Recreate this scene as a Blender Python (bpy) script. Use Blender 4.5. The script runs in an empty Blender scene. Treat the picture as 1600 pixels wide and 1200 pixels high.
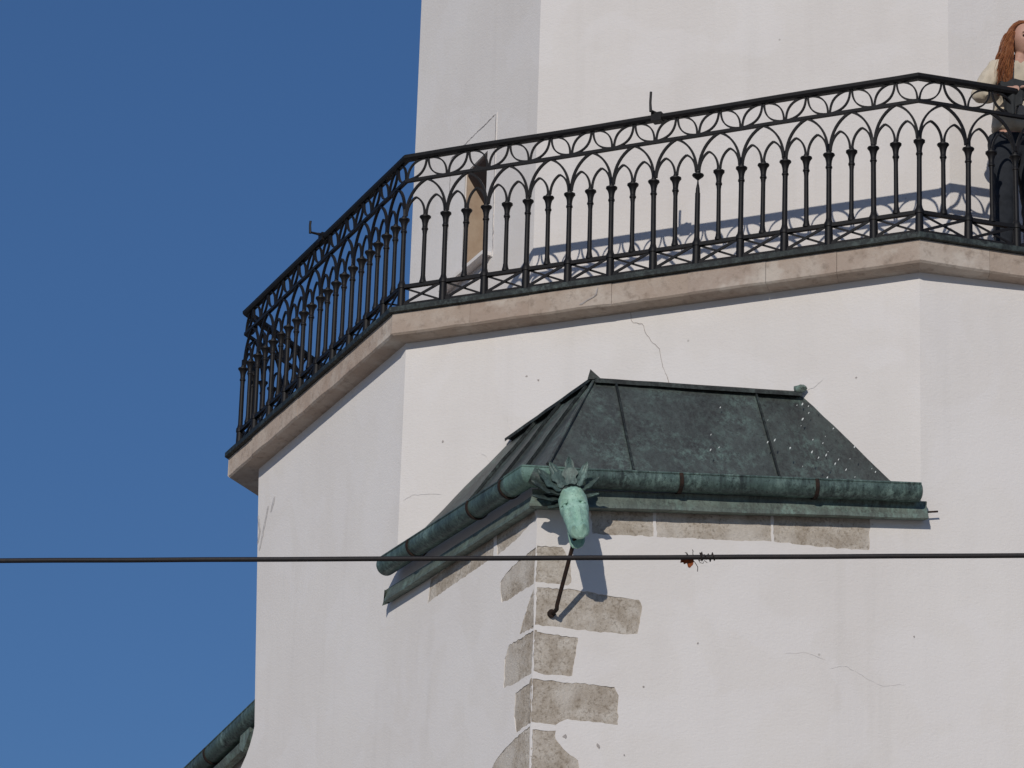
import bpy, bmesh, math, random
from mathutils import Vector, Matrix, noise
from mathutils.geometry import delaunay_2d_cdt

# ------------------------------------------------------------------ camera, sky, sun, exposure
sc = bpy.context.scene
col = sc.collection
CAM = Vector((10.4605, -20.3220, -8.9485)); YAW, PITCH, ROLL = -0.443662, 0.354887, 0.032250
F = Vector((math.sin(YAW)*math.cos(PITCH), math.cos(YAW)*math.cos(PITCH), math.sin(PITCH)))
R0 = Vector((math.cos(YAW), -math.sin(YAW), 0)); U0 = R0.cross(F)
rr = R0*math.cos(ROLL) + U0*math.sin(ROLL); uu = -R0*math.sin(ROLL) + U0*math.cos(ROLL)
cam = bpy.data.cameras.new('camera'); camo = bpy.data.objects.new('camera', cam); col.objects.link(camo)
camo.matrix_world = Matrix(((rr.x, uu.x, -F.x, CAM.x), (rr.y, uu.y, -F.y, CAM.y), (rr.z, uu.z, -F.z, CAM.z), (0, 0, 0, 1)))
cam.sensor_width = 36; cam.lens = 36*6000/1600; cam.clip_start = .1; cam.clip_end = 5000
sc.camera = camo
SUN = Vector((-.19, 1.0, -.455)).normalized()               # the way the sunlight travels
wd = bpy.data.worlds.new('World'); sc.world = wd; wd.use_nodes = True
wn = wd.node_tree.nodes; wn.clear()
sky = wn.new('ShaderNodeTexSky'); sky.sky_type = 'NISHITA'; sky.sun_disc = False
sky.sun_elevation = math.asin(-SUN.z); sky.sun_rotation = math.atan2(-SUN.x, -SUN.y)
sky.altitude = 0; sky.air_density = 1.0; sky.dust_density = 0.0; sky.ozone_density = 10.0
bg = wn.new('ShaderNodeBackground'); bg.inputs['Strength'].default_value = 0.119
wo = wn.new('ShaderNodeOutputWorld')
gm = wn.new('ShaderNodeGamma'); gm.inputs[1].default_value = .62; hs = wn.new('ShaderNodeHueSaturation'); hs.inputs['Saturation'].default_value = 1.17; hs.inputs['Hue'].default_value = .512
wd.node_tree.links.new(sky.outputs[0], gm.inputs[0]); wd.node_tree.links.new(gm.outputs[0], hs.inputs['Color']); wd.node_tree.links.new(hs.outputs[0], bg.inputs[0]); wd.node_tree.links.new(bg.outputs[0], wo.inputs[0])
sl = bpy.data.lights.new('sun', 'SUN'); sl.energy = 2.35; sl.angle = math.radians(.53); sl.color = (1, .94, .85)
so = bpy.data.objects.new('sun', sl); col.objects.link(so)
so.rotation_euler = SUN.to_track_quat('-Z', 'Y').to_euler(); so.location = (0, -20, 20)
sc.view_settings.view_transform = 'Standard'; sc.view_settings.look = 'None'
sc.view_settings.exposure = 0; sc.view_settings.gamma = 1; sc.view_settings.use_curve_mapping = False

# ------------------------------------------------------------------ helpers
def tag(o, label=None, cat=None, group=None, kind=None):
    if label: o['label'] = label
    if cat: o['category'] = cat
    if group: o['group'] = group
    if kind: o['kind'] = kind
    return o
def empty(name, loc=(0, 0, 0), rz=0):
    o = bpy.data.objects.new(name, None); col.objects.link(o); o.location = loc; o.rotation_euler = (0, 0, rz)
    o.empty_display_size = .1
    return o
def link(name, me, parent=None):
    o = bpy.data.objects.new(name, me); col.objects.link(o)
    if parent: o.parent = parent
    return o
class MB:
    def __init__(s): s.v = []; s.f = []
    def add(s, vs, fs):
        k = len(s.v); s.v += [tuple(q) for q in vs]; s.f += [tuple(i+k for i in f) for f in fs]; return s
    def box(s, x0, x1, y0, y1, z0, z1):
        return s.add([(x0,y0,z0),(x1,y0,z0),(x1,y1,z0),(x0,y1,z0),(x0,y0,z1),(x1,y0,z1),(x1,y1,z1),(x0,y1,z1)],
                     [(0,3,2,1),(4,5,6,7),(0,1,5,4),(1,2,6,5),(2,3,7,6),(3,0,4,7)])
    def tube(s, pts, r, n=8, caps=True):
        pts = [Vector(p) for p in pts]; N = len(pts); rs = r if isinstance(r, (list, tuple)) else [r]*N
        ref = None; vs = []; fs = []
        for i in range(N):
            t = (pts[min(i+1, N-1)] - pts[max(i-1, 0)]).normalized()
            if ref is None:
                ref = Vector((0, 0, 1)) if abs(t.z) < .9 else Vector((0, 1, 0))
            a = (ref - t*ref.dot(t)).normalized(); ref = a; b = t.cross(a)
            for k in range(n):
                g = 2*math.pi*k/n; vs.append(pts[i] + (a*math.cos(g) + b*math.sin(g))*rs[i])
        for i in range(N-1):
            for k in range(n):
                fs.append((i*n+k, i*n+(k+1) % n, (i+1)*n+(k+1) % n, (i+1)*n+k))
        if caps: fs += [tuple(range(n-1, -1, -1)), tuple(range((N-1)*n, N*n))]
        return s.add(vs, fs)
    def strip(s, pts, wid, y0, y1):
        """flat bar bent in the x-z plane: pts [(x,z)], width across, depth y0..y1"""
        P = [Vector((p[0], p[1])) for p in pts]; vs = []; fs = []
        for i, p in enumerate(P):
            t = (P[min(i+1, len(P)-1)] - P[max(i-1, 0)]).normalized(); nn = Vector((-t.y, t.x))*wid/2
            for q, y in ((p+nn, y0), (p+nn, y1), (p-nn, y1), (p-nn, y0)): vs.append((q.x, y, q.y))
        for i in range(len(P)-1):
            for k in range(4): fs.append((4*i+k, 4*i+(k+1) % 4, 4*i+4+(k+1) % 4, 4*i+4+k))
        e = 4*(len(P)-1); fs += [(3, 2, 1, 0), (e, e+1, e+2, e+3)]
        return s.add(vs, fs)
    def lathe(s, prof, x=0, y=0, n=10):
        vs = []; fs = []
        for (r, z) in prof:
            for k in range(n):
                g = 2*math.pi*k/n; vs.append((x+r*math.cos(g), y+r*math.sin(g), z))
        for i in range(len(prof)-1):
            for k in range(n): fs.append((i*n+k, i*n+(k+1) % n, (i+1)*n+(k+1) % n, (i+1)*n+k))
        fs += [tuple(range(n-1, -1, -1)), tuple(range((len(prof)-1)*n, len(prof)*n))]
        return s.add(vs, fs)
    def mesh(s, name, mat, smooth=False):
        me = bpy.data.meshes.new(name); me.from_pydata(s.v, [], s.f)
        bm = bmesh.new(); bm.from_mesh(me); bmesh.ops.recalc_face_normals(bm, faces=bm.faces); bm.to_mesh(me); bm.free()
        me.materials.append(mat)
        if smooth:
            me.shade_smooth()
            try: me.set_sharp_from_angle(angle=math.radians(40))
            except Exception: pass
        return me
    def build(s, name, mat, parent=None, smooth=False): return link(name, s.mesh(name, mat, smooth), parent)

# ------------------------------------------------------------------ materials
def nt(name, rough=.9, metal=0, spec=.3, diff=0):
    m = bpy.data.materials.new(name); m.use_nodes = True; n = m.node_tree.nodes; n.clear()
    b = n.new('ShaderNodeBsdfPrincipled'); o = n.new('ShaderNodeOutputMaterial'); m.node_tree.links.new(b.outputs[0], o.inputs[0])
    b.inputs['Roughness'].default_value = rough; b.inputs['Metallic'].default_value = metal
    b.inputs['Specular IOR Level'].default_value = spec
    b.inputs['Diffuse Roughness'].default_value = diff
    return m, n, m.node_tree.links, b
def noi(n, l, co, scale, detail=4, rough=.55, dist=0):
    t = n.new('ShaderNodeTexNoise'); t.inputs['Scale'].default_value = scale; t.inputs['Detail'].default_value = detail
    t.inputs['Roughness'].default_value = rough; t.inputs['Distortion'].default_value = dist; l.new(co, t.inputs['Vector']); return t.outputs['Fac']
def ramp(n, l, fac, stops):
    r = n.new('ShaderNodeValToRGB'); l.new(fac, r.inputs[0]); e = r.color_ramp.elements
    while len(e) < len(stops): e.new(.5)
    for q, (p, c) in zip(e, stops): q.position = p; q.color = (*c, 1) if len(c) == 3 else c
    return r.outputs[0]
def mix(n, l, fac, a, b, mode='MIX'):
    x = n.new('ShaderNodeMix'); x.data_type = 'RGBA'; x.blend_type = mode
    for s_, v in ((x.inputs[0], fac), (x.inputs[6], a), (x.inputs[7], b)):
        if hasattr(v, 'is_output'): l.new(v, s_)
        elif isinstance(v, (int, float)): s_.default_value = v
        else: s_.default_value = (*v, 1)
    return x.outputs[2]
def coords(n, l, scale=(1, 1, 1), kind='Object'):
    t = n.new('ShaderNodeTexCoord'); mp = n.new('ShaderNodeMapping'); mp.inputs['Scale'].default_value = scale
    l.new(t.outputs[kind], mp.inputs[0]); return mp.outputs[0]
def geopos(n, l, scale=(1, 1, 1)):
    t = n.new('ShaderNodeNewGeometry'); mp = n.new('ShaderNodeMapping'); mp.inputs['Scale'].default_value = scale
    l.new(t.outputs['Position'], mp.inputs[0]); return mp.outputs[0]
def bump(n, l, b, h, st=.3, dist=.01):
    u = n.new('ShaderNodeBump'); u.inputs['Strength'].default_value = st; u.inputs['Distance'].default_value = dist
    l.new(h, u.inputs['Height']); l.new(u.outputs[0], b.inputs['Normal'])
def orand(n): return n.new('ShaderNodeObjectInfo').outputs['Random']

def mat_plaster():
    m, n, l, b = nt('white_plaster', .95, 0, .15, .30)
    p = geopos(n, l); ps = geopos(n, l, (1, 1, .18)); pg = geopos(n, l, (1, 1, 1.8))
    c = ramp(n, l, noi(n, l, p, .9, 4), [(.3, (.765, .725, .695)), (.7, (.81, .775, .745))])
    c = mix(n, l, ramp(n, l, noi(n, l, ps, 4.5, 5, .6), [(.5, (0, 0, 0)), (.8, (.13, .13, .13))]), c, (.58, .55, .52))
    c = mix(n, l, ramp(n, l, noi(n, l, p, 38, 3), [(.62, (0, 0, 0)), (.8, (.10, .10, .10))]), c, (.5, .47, .44))
    c = mix(n, l, ramp(n, l, noi(n, l, geopos(n, l, (1, 1, .05)), 7, 4, .6), [(.55, (0, 0, 0)), (.78, (.16, .16, .16))]), c, (.55, .52, .48))
    c = mix(n, l, ramp(n, l, noi(n, l, p, 1.7, 2, .5, .8), [(.5, (0, 0, 0)), (.56, (.30, .30, .30))]), c, (.83, .80, .79))
    # the odd grey pock mark
    v = n.new('ShaderNodeTexVoronoi'); v.inputs['Scale'].default_value = 2.3; l.new(p, v.inputs['Vector'])
    c = mix(n, l, ramp(n, l, v.outputs['Distance'], [(.012, (.5, .5, .5)), (.022, (0, 0, 0))]), c, (.36, .33, .30))
    l.new(c, b.inputs['Base Color'])
    h = n.new('ShaderNodeMath'); h.operation = 'ADD'; l.new(noi(n, l, pg, 42, 5, .6), h.inputs[0]); l.new(noi(n, l, pg, 5, 3), h.inputs[1])
    bump(n, l, b, h.outputs[0], .24, .012)
    return m
def mat_stone():
    m, n, l, b = nt('tan_sandstone', .95, 0, .15, .30); p = geopos(n, l)
    c = ramp(n, l, noi(n, l, p, 9, 6, .65), [(.3, (.39, .33, .265)), (.48, (.51, .45, .38)), (.68, (.66, .61, .545))])
    c = mix(n, l, ramp(n, l, noi(n, l, p, 55, 4, .7), [(.5, (0, 0, 0)), (.66, (.7, .7, .7))]), c, (.24, .19, .14))
    c = mix(n, l, ramp(n, l, noi(n, l, p, 3.2, 3), [(.50, (0, 0, 0)), (.64, (.75, .75, .75))]), c, (.64, .59, .53))
    l.new(c, b.inputs['Base Color']); bump(n, l, b, noi(n, l, p, 60, 6, .7), .7, .012); return m
def mat_cornice():
    m, n, l, b = nt('weathered_red_sandstone', .95, 0, .15, .30); p = geopos(n, l); r = orand(n)
    base = ramp(n, l, r, [(0, (.48, .39, .32)), (.3, (.43, .335, .272)), (.6, (.55, .47, .40)), (1, (.45, .36, .30))])
    c = mix(n, l, ramp(n, l, noi(n, l, p, 4, 6, .65), [(.45, (0, 0, 0)), (.7, (.8, .8, .8))]), base, (.60, .53, .46))
    c = mix(n, l, ramp(n, l, noi(n, l, p, 14, 6, .7), [(.52, (0, 0, 0)), (.72, (.72, .72, .72))]), c, (.25, .19, .15))
    c = mix(n, l, ramp(n, l, noi(n, l, p, 2.2, 4, .7), [(.6, (0, 0, 0)), (.68, (.6, .6, .6))]), c, (.66, .60, .53))
    l.new(c, b.inputs['Base Color']); bump(n, l, b, noi(n, l, p, 35, 6, .7), .6, .012); return m
def mat_copper(name, dark, green, bright, lo, hi, streak=.25, rough=.5, pits=.6, drip=.6):
    m, n, l, b = nt(name, rough, .1, .4); p = geopos(n, l, (1, 1, streak)); q = geopos(n, l); d = geopos(n, l, (1, 1, .12))
    c = ramp(n, l, noi(n, l, p, 5, 9, .70, .2), [(lo, dark), (hi, green)])
    c = mix(n, l, ramp(n, l, noi(n, l, d, 42, 6, .7), [(.46, (0, 0, 0)), (.66, (drip, drip, drip))]), c, tuple(x*1.25 for x in green))
    big = ramp(n, l, noi(n, l, q, 3.2, 4, .6), [(.42, (.15, .15, .15)), (.64, (1, 1, 1))])
    k2 = mix(n, l, 1.0, ramp(n, l, noi(n, l, p, 22, 9, .75), [(.46, (0, 0, 0)), (.66, (.9, .9, .9))]), big, 'MULTIPLY')
    c = mix(n, l, k2, c, bright)
    c = mix(n, l, ramp(n, l, noi(n, l, q, 60, 6, .75), [(.54, (0, 0, 0)), (.64, (pits, pits, pits))]), c, tuple(x*.5 for x in dark))
    k = n.new('ShaderNodeMath'); k.operation = 'MULTIPLY_ADD'; l.new(orand(n), k.inputs[0]); k.inputs[1].default_value = .35; k.inputs[2].default_value = .82
    hv = n.new('ShaderNodeHueSaturation'); l.new(k.outputs[0], hv.inputs['Value']); l.new(c, hv.inputs['Color'])
    l.new(hv.outputs[0], b.inputs['Base Color']); bump(n, l, b, noi(n, l, q, 34, 7, .7), .45, .006); return m
def mat_iron():
    m, n, l, b = nt('black_painted_iron', .55, .1, .3); q = geopos(n, l)
    c = ramp(n, l, noi(n, l, q, 25, 5, .6), [(.35, (.006, .006, .007)), (.7, (.014, .012, .012))])
    c = mix(n, l, ramp(n, l, noi(n, l, q, 70, 4, .7), [(.62, (0, 0, 0)), (.75, (.6, .6, .6))]), c, (.035, .016, .011))
    l.new(c, b.inputs['Base Color']); bump(n, l, b, noi(n, l, q, 120, 4), .2, .002); return m
def mat_plain(name, c, c2=None, sc_=20, rough=.8, bs=.2, metal=0, kind='geo'):
    m, n, l, b = nt(name, rough, metal, .3); q = geopos(n, l) if kind == 'geo' else coords(n, l)
    l.new(ramp(n, l, noi(n, l, q, sc_, 5, .6), [(.35, c), (.7, c2 or tuple(x*.7 for x in c))]), b.inputs['Base Color'])
    bump(n, l, b, noi(n, l, q, sc_*3, 4), bs, .004); return m
PLASTER = mat_plaster(); STONE = mat_stone(); CORN = mat_cornice(); IRON = mat_iron()
COP = mat_copper('dark_patinated_copper_sheet', (.046, .048, .046), (.082, .096, .090), (.18, .265, .23), .36, .68)
COPG = mat_copper('green_patinated_copper', (.024, .033, .032), (.075, .118, .105), (.25, .36, .315), .36, .64, .5, .5, .85, .8)
COPF = mat_copper('pale_streaked_copper', (.075, .088, .078), (.155, .185, .158), (.25, .37, .315), .36, .64, .6, .6, .6)
VERD = mat_copper('pale_verdigris_copper', (.20, .36, .285), (.33, .51, .415), (.48, .65, .55), .34, .58, 1, .75, .55, .3)
ELBOW = mat_copper('mid_green_copper', (.07, .115, .10), (.15, .25, .21), (.30, .46, .39), .34, .6, .6, .6, .5)
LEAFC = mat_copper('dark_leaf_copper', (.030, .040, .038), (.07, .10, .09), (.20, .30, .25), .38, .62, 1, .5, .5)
FLASH = mat_copper('black_green_lead_flashing', (.010, .012, .012), (.022, .028, .027), (.10, .13, .12), .4, .70, 1, .6, .4)
RUST = mat_plain('rusty_brown_iron', (.016, .012, .010), (.045, .022, .014), 40, .8)
REVEAL = mat_plain('ochre_bare_plaster', (.50, .385, .28), (.40, .285, .20), 8, .95, .4)
FRAMEP = mat_plain('cream_window_plaster', (.74, .695, .655), (.76, .73, .71), 6, .95, .3)
DARKIN = mat_plain('dark_wooden_shutter', (.035, .025, .022), (.05, .033, .028), 12, .8)
PAVE = mat_plain('grey_paving', (.37, .325, .27), (.29, .255, .215), .8, .9, .2)
CRACK = mat_plain('crack_grey', (.46, .42, .40), (.34, .30, .28), 30, 1)  # plain grey of the plaster cracks and chips
CRACKF = mat_plain('hairline_grey', (.70, .67, .65), (.65, .62, .60), 30, 1)
DROP = mat_plain('white_droppings', (.70, .72, .68), (.55, .57, .53), 60, .9)
CABLE = mat_plain('black_rubber_cable', (.018, .017, .018), (.028, .022, .022), 60, .6)
DLEAF = mat_plain('dry_orange_leaf', (.33, .085, .022), (.14, .04, .015), 60, .8)
TWIG = mat_plain('dark_twig', (.03, .022, .02), (.05, .035, .03), 60, .9)

# ------------------------------------------------------------------ plan of the tower
CA, SA = 0.7445043, 0.6676176
Q = Vector((1.655, -1.403))
EL = Vector((-CA, SA)); NL = Vector((-SA, -CA))            # left square face: along, outward
ER = Vector((.775, .632)).normalized(); NR = Vector((ER.y, -ER.x))
CEN = Vector((1.782, 3.801))
GZ = -10.55
def onL(s, z, o=0): p = Q + EL*s + NL*o; return Vector((p.x, p.y, z))
def onR(s, z, o=0): p = Q + ER*s + NR*o; return Vector((p.x, p.y, z))
def onB(x, z, o=0): return Vector((x, .07-o, z))
lB = Vector((.012, .07)); lC = Vector((3.461, .07)); lD = lC + ER*3.1
sB = (lB-Q).dot(EL)
RA = [Vector((-2.3034, 2.0655)), Vector((0, 0)), Vector((3.4853, 0)), Vector((3.4853+3.2*CA, 3.2*SA))]   # railing octagon
RA += [2*CEN - p for p in RA]
def inset(pts, d):
    out = []
    for i in range(len(pts)):
        p0, p1, p2 = pts[i-1], pts[i], pts[(i+1) % len(pts)]
        a = (p1-p0).normalized(); b = (p2-p1).normalized(); n1 = Vector((-a.y, a.x)); n2 = Vector((-b.y, b.x))
        out.append(p1 + (n1+n2)*d/(1+n1.dot(n2)))
    return out
def inpoly(p, poly):
    c = False; j = len(poly)-1
    for i in range(len(poly)):
        a, b = poly[i], poly[j]
        if (a[1] > p[1]) != (b[1] > p[1]) and p[0] < (b[0]-a[0])*(p[1]-a[1])/(b[1]-a[1])+a[0]: c = not c
        j = i
    return c
def ragged(poly, step, amp, rnd):
    out = []
    for i in range(len(poly)):
        a = Vector(poly[i]); b = Vector(poly[(i+1) % len(poly)]); n = max(1, int((b-a).length/step)); t = (b-a).normalized() if (b-a).length else Vector((1, 0))
        for k in range(n):
            q = a.lerp(b, k/n)
            if k: q += Vector((-t.y, t.x))*rnd.uniform(-amp, amp)
            out.append((q.x, q.y))
    return out
def holed(outer, holes, place, depth=.025):
    """flat wall (outer outline, holes cut out and given a rim going inwards)"""
    vs = []; ed = []
    for poly in [outer]+holes:
        k = len(vs); vs += [Vector(p) for p in poly]; ed += [(k+i, k+(i+1) % len(poly)) for i in range(len(poly))]
    V, E, T, *_ = delaunay_2d_cdt(vs, ed, [], 0, 1e-5)
    m = MB(); keep = []
    for t in T:
        c = sum((V[i] for i in t), Vector((0, 0)))/len(t)
        if inpoly(c, outer) and not any(inpoly(c, h) for h in holes): keep.append(tuple(t))
    m.add([place(v.x, v.y) for v in V], keep)
    for h in holes:
        n = len(h); m.add([place(*p) for p in h]+[place(*p, -depth) for p in h], [(i, (i+1) % n, n+(i+1) % n, n+i) for i in range(n)])
    return m
def stone(poly, place, parent, rnd, rec=-.0035):
    P = [Vector(p) for p in poly]; c = sum(P, Vector((0, 0)))/len(P)
    big = [c + (p-c)*1.03 for p in P]; vs = list(big); ed = [(i, (i+1) % len(big)) for i in range(len(big))]
    x0, x1 = min(p.x for p in P), max(p.x for p in P); y0, y1 = min(p.y for p in P), max(p.y for p in P)
    x = x0+.02
    while x < x1:
        y = y0+.02
        while y < y1:
            q = Vector((x+rnd.uniform(-.012, .012), y+rnd.uniform(-.012, .012)))
            if inpoly(q, poly): vs.append(q)
            y += .045
        x += .045
    V, E, T, *_ = delaunay_2d_cdt(vs, ed, [], 0, 1e-5)
    T = [tuple(t) for t in T if inpoly(sum((V[i] for i in t), Vector((0, 0)))/3, [tuple(b) for b in big])]
    m = MB(); m.add([place(v.x, v.y, rec + .006*noise.noise(Vector((v.x*14, v.y*14, 3)))) for v in V], T)
    n = len(big); m.add([place(p.x, p.y, rec) for p in big]+[place(p.x, p.y, rec-.05) for p in big], [(i, (i+1) % n, n+(i+1) % n, n+i) for i in range(n)]+[tuple(range(n, 2*n))])
    return m.build('exposed_stone', STONE, parent, True)
def ribbon(m, pts, place, wid, rnd, o=.0025):
    P = [Vector(p) for p in pts]; D = []
    for i in range(len(P)-1):
        n = max(2, int((P[i+1]-P[i]).length/.02)); t = (P[i+1]-P[i]).normalized()
        for k in range(n): D.append(P[i].lerp(P[i+1], k/n) + Vector((-t.y, t.x))*rnd.uniform(-.004, .004)*(k > 0))
    D.append(P[-1]); vs = []; fs = []
    for i, p in enumerate(D):
        t = (D[min(i+1, len(D)-1)]-D[max(0, i-1)]).normalized(); w = wid*rnd.uniform(.5, 1.2)*(.35 if i in (0, len(D)-1) else 1)/2
        nn = Vector((-t.y, t.x))*w; a = p+nn; b = p-nn; vs += [place(a.x, a.y, o), place(b.x, b.y, o)]
    fs = [(2*i, 2*i+1, 2*i+3, 2*i+2) for i in range(len(D)-1)]
    m.add(vs, fs)

# outlines of bared stones and cracks, metres along each wall face and height
R_STONES= [[(0.011, -2.193), (0.153, -2.187), (0.206, -2.277), (0.213, -2.391), (0.191, -2.412), (0.021, -2.409)], [(0.015, -2.44), (0.242, -2.432), (0.419, -2.445), (0.615, -2.452), (0.635, -2.492), (0.611, -2.654), (0.525, -2.667), (0.348, -2.668), (0.022, -2.664)], [(0.011, -2.706), (0.073, -2.71), (0.261, -2.715), (0.251, -2.817), (0.232, -2.942), (0.068, -2.951), (0.027, -2.934)], [(0.019, -2.981), (0.206, -2.984), (0.356, -2.979), (0.481, -2.982), (0.507, -3.029), (0.506, -3.202), (0.361, -3.2), (0.211, -3.196), (0.144, -3.237), (0.021, -3.233)], [(0.012, -3.277), (0.145, -3.27), (0.146, -3.32), (0.191, -3.371), (0.279, -3.43), (0.287, -3.473), (0.271, -3.585), (0.015, -3.609)], [(0.308, -1.899), (0.689, -1.868), (0.695, -2.061), (0.515, -2.074), (0.332, -2.086)], [(0.71, -1.865), (1.401, -1.819), (1.408, -2.014), (1.161, -2.033), (0.714, -2.063)], [(1.42, -1.817), (2.015, -1.773), (2.006, -2.001), (1.719, -2.015), (1.422, -2.012)]]
L_STONES= [[(0.439, -2.241), (0.346, -2.221), (0.192, -2.213), (0.01, -2.201), (-0.021, -2.417), (0.147, -2.412), (0.394, -2.415), (0.489, -2.402), (0.515, -2.272)], [(-0.02, -2.447), (-0.03, -2.681), (0.205, -2.667), (0.149, -2.589), (0.065, -2.485)], [(0.035, -2.698), (0.018, -2.945), (0.23, -2.948), (0.416, -2.933), (0.414, -2.762), (0.357, -2.694)], [(0.002, -2.998), (0.009, -3.233), (0.207, -3.248), (0.252, -3.143), (0.24, -3.008), (0.104, -2.998)], [(0.019, -3.255), (0.006, -3.609), (0.653, -3.464), (0.522, -3.356), (0.416, -3.317), (0.235, -3.278)], [(0.053, -1.938), (0.046, -2.025), (0.32, -2.077), (0.583, -2.088), (0.597, -1.919)], [(0.645, -1.921), (0.632, -2.083), (0.991, -2.083), (1.589, -2.086), (1.66, -2.095), (1.618, -1.947)]]
CR_BC= [[(1.573, -0.19), (1.575, -0.26), (1.591, -0.282), (1.65, -0.296), (1.684, -0.377), (1.723, -0.433), (1.769, -0.478), (1.78, -0.536), (1.794, -0.601), (1.847, -0.728)], [(0.736, -0.791), (0.77, -0.889)], [(0.572, -1.022), (0.608, -1.043), (0.641, -1.093)], [(0.039, -1.273), (0.104, -1.239), (0.306, -1.257)], [(2.725, -0.886), (2.799, -0.854), (2.848, -0.811)]]
CR_R= [[(1.49, -2.681), (1.615, -2.663), (1.741, -2.696)], [(1.759, -2.742), (1.866, -2.719), (1.974, -2.773), (2.083, -2.816), (2.227, -2.792)], [(1.244, -3.092), (1.439, -3.116), (1.599, -3.162)], [(0.245, -3.327), (0.374, -3.327), (0.426, -3.318)], [(0.392, -3.339), (0.425, -3.438), (0.429, -3.472)], [(0.4, -2.958), (0.521, -2.925)]]
CR_L= [[(4.723, -0.556), (4.802, -0.719), (4.861, -0.842)], [(4.599, -0.523), (4.661, -0.62)], [(4.931, -0.565), (4.87, -0.699), (4.91, -0.781)]]
SP_R= [(0.969, -2.674), (2.28, -2.5), (0.2, -3.296), (0.395, -3.336), (0.546, -3.374), (0.651, -2.964)]
SP_BC= [(3.057, -0.833), (0.869, -0.543), (0.95, -0.579), (0.301, -0.908)]
DROPS= [(2.716, -0.04, -1.022), (2.74, -0.012, -1.009), (2.795, -0.049, -1.083), (2.782, -0.116, -1.143), (2.613, -0.253, -1.176), (2.792, -0.17, -1.206), (2.959, -0.069, -1.209), (2.94, -0.154, -1.285), (2.888, -0.224, -1.323), (2.946, -0.211, -1.347), (2.673, -0.408, -1.374), (2.702, -0.366, -1.349), (3.111, -0.122, -1.361), (2.994, -0.282, -1.451), (2.994, -0.254, -1.422), (2.963, -0.33, -1.48), (3.066, -0.271, -1.485), (3.06, -0.307, -1.52), (3.12, -0.223, -1.471), (2.908, -0.446, -1.565), (3.251, -0.21, -1.542), (3.277, -0.22, -1.57), (3.19, -0.331, -1.627), (3.057, -0.433, -1.647), (2.799, -0.366, -1.411), (2.452, -0.623, -1.452), (2.376, -0.564, -1.343), (2.343, -0.341, -1.092), (2.418, -0.669, -1.478), (2.825, 0.017, -1.034), (3.242, -0.162, -1.488), (3.334, -0.196, -1.581), (2.917, -0.316, -1.436), (3.127, -0.311, -1.567), (2.775, -0.001, -1.021), (2.816, 0.017, -1.028)]

# ------------------------------------------------------------------ ground
g = MB(); g.add([(-1500, -1500, GZ), (1500, -1500, GZ), (1500, 1500, GZ), (-1500, 1500, GZ)], [(0, 1, 2, 3)])
tag(g.build('ground', PAVE), 'grey paved ground at the foot of the tower', kind='structure')

# ------------------------------------------------------------------ the tower
rnd = random.Random(5)
tower = empty('church_tower', (CEN.x, CEN.y, GZ))
tag(tower, 'white plastered octagonal church tower on a square base with stone gallery', 'tower')
tower_inv = Matrix.Translation((-CEN.x, -CEN.y, -GZ))
def part(o, parent):
    """parent o (built in world coordinates) keeping its place"""
    o.parent = parent; m = parent; mat = Matrix()
    while m is not None:
        mat = Matrix.LocRotScale(m.location, m.rotation_euler, m.scale) @ mat if m.parent is None else mat
        m = m.parent
    o.matrix_parent_inverse = mat.inverted() if parent.parent is None else Matrix()
    return o
def bpart(mb, name, mat, parent, smooth=False): return part(mb.build(name, mat, None, smooth), parent)

# lower walls: left face of the square (runs into the octagon face above it)
Ls = [ragged(s, .022, .0045, rnd) for s in [[(x if x > .05 else .012+.009*math.sin(i*2.3+k*1.9), z) for k, (x, z) in enumerate(s)] for i, s in enumerate(L_STONES)]]
Rs = [ragged(s, .022, .0045, rnd) for s in [[(x if x > .04 else .007+.005*math.sin(i*1.7+k*2.1), z) for k, (x, z) in enumerate(s)] for i, s in enumerate(R_STONES)]]
ZT = -.19
outL = [(4.985, ZT), (sB, ZT), (sB, -1.72), (0, -1.72), (0, GZ), (7.3, GZ), (7.3, -2.75), (6.2, -2.66), (5.6, -2.53), (5.334, -2.466), (5.16, -2.42), (5.01, -2.358), (4.91, -2.295), (4.848, -2.239), (4.80, -2.18), (4.769, -2.122)]
wl = holed(outL, Ls, onL)
# plaster returns of the left face's free edge
edge = outL[6:]+[outL[0]]
wl.add([onL(*p) for p in edge]+[onL(*p, -.35) for p in edge], [(i, i+1, len(edge)+i+1, len(edge)+i) for i in range(len(edge)-1)])
wall_l = bpart(wl, 'wall', PLASTER, tower); wall_l['label'] = 'shadier left wall face with exposed corner stones'
lDs = (lD-Q).dot(ER); lCs = (lC-Q).dot(ER)
outR = [(0, -1.72), (lCs, -1.72), (lCs, ZT), (lDs, ZT), (lDs+2.2, -1.72), (lDs+2.2, GZ), (0, GZ)]
wall_r = bpart(holed(outR, Rs, onR), 'wall', PLASTER, tower); wall_r['label'] = 'sunlit right wall face with exposed corner stones'
m = MB(); m.add([(lB.x, lB.y, ZT), (lC.x, lC.y, ZT), (lC.x, lC.y, -1.9), (lB.x, lB.y, -1.9)], [(0, 1, 2, 3)])
wall_b = bpart(m, 'wall', PLASTER, tower); wall_b['label'] = 'sunlit front wall face below the gallery'
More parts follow.
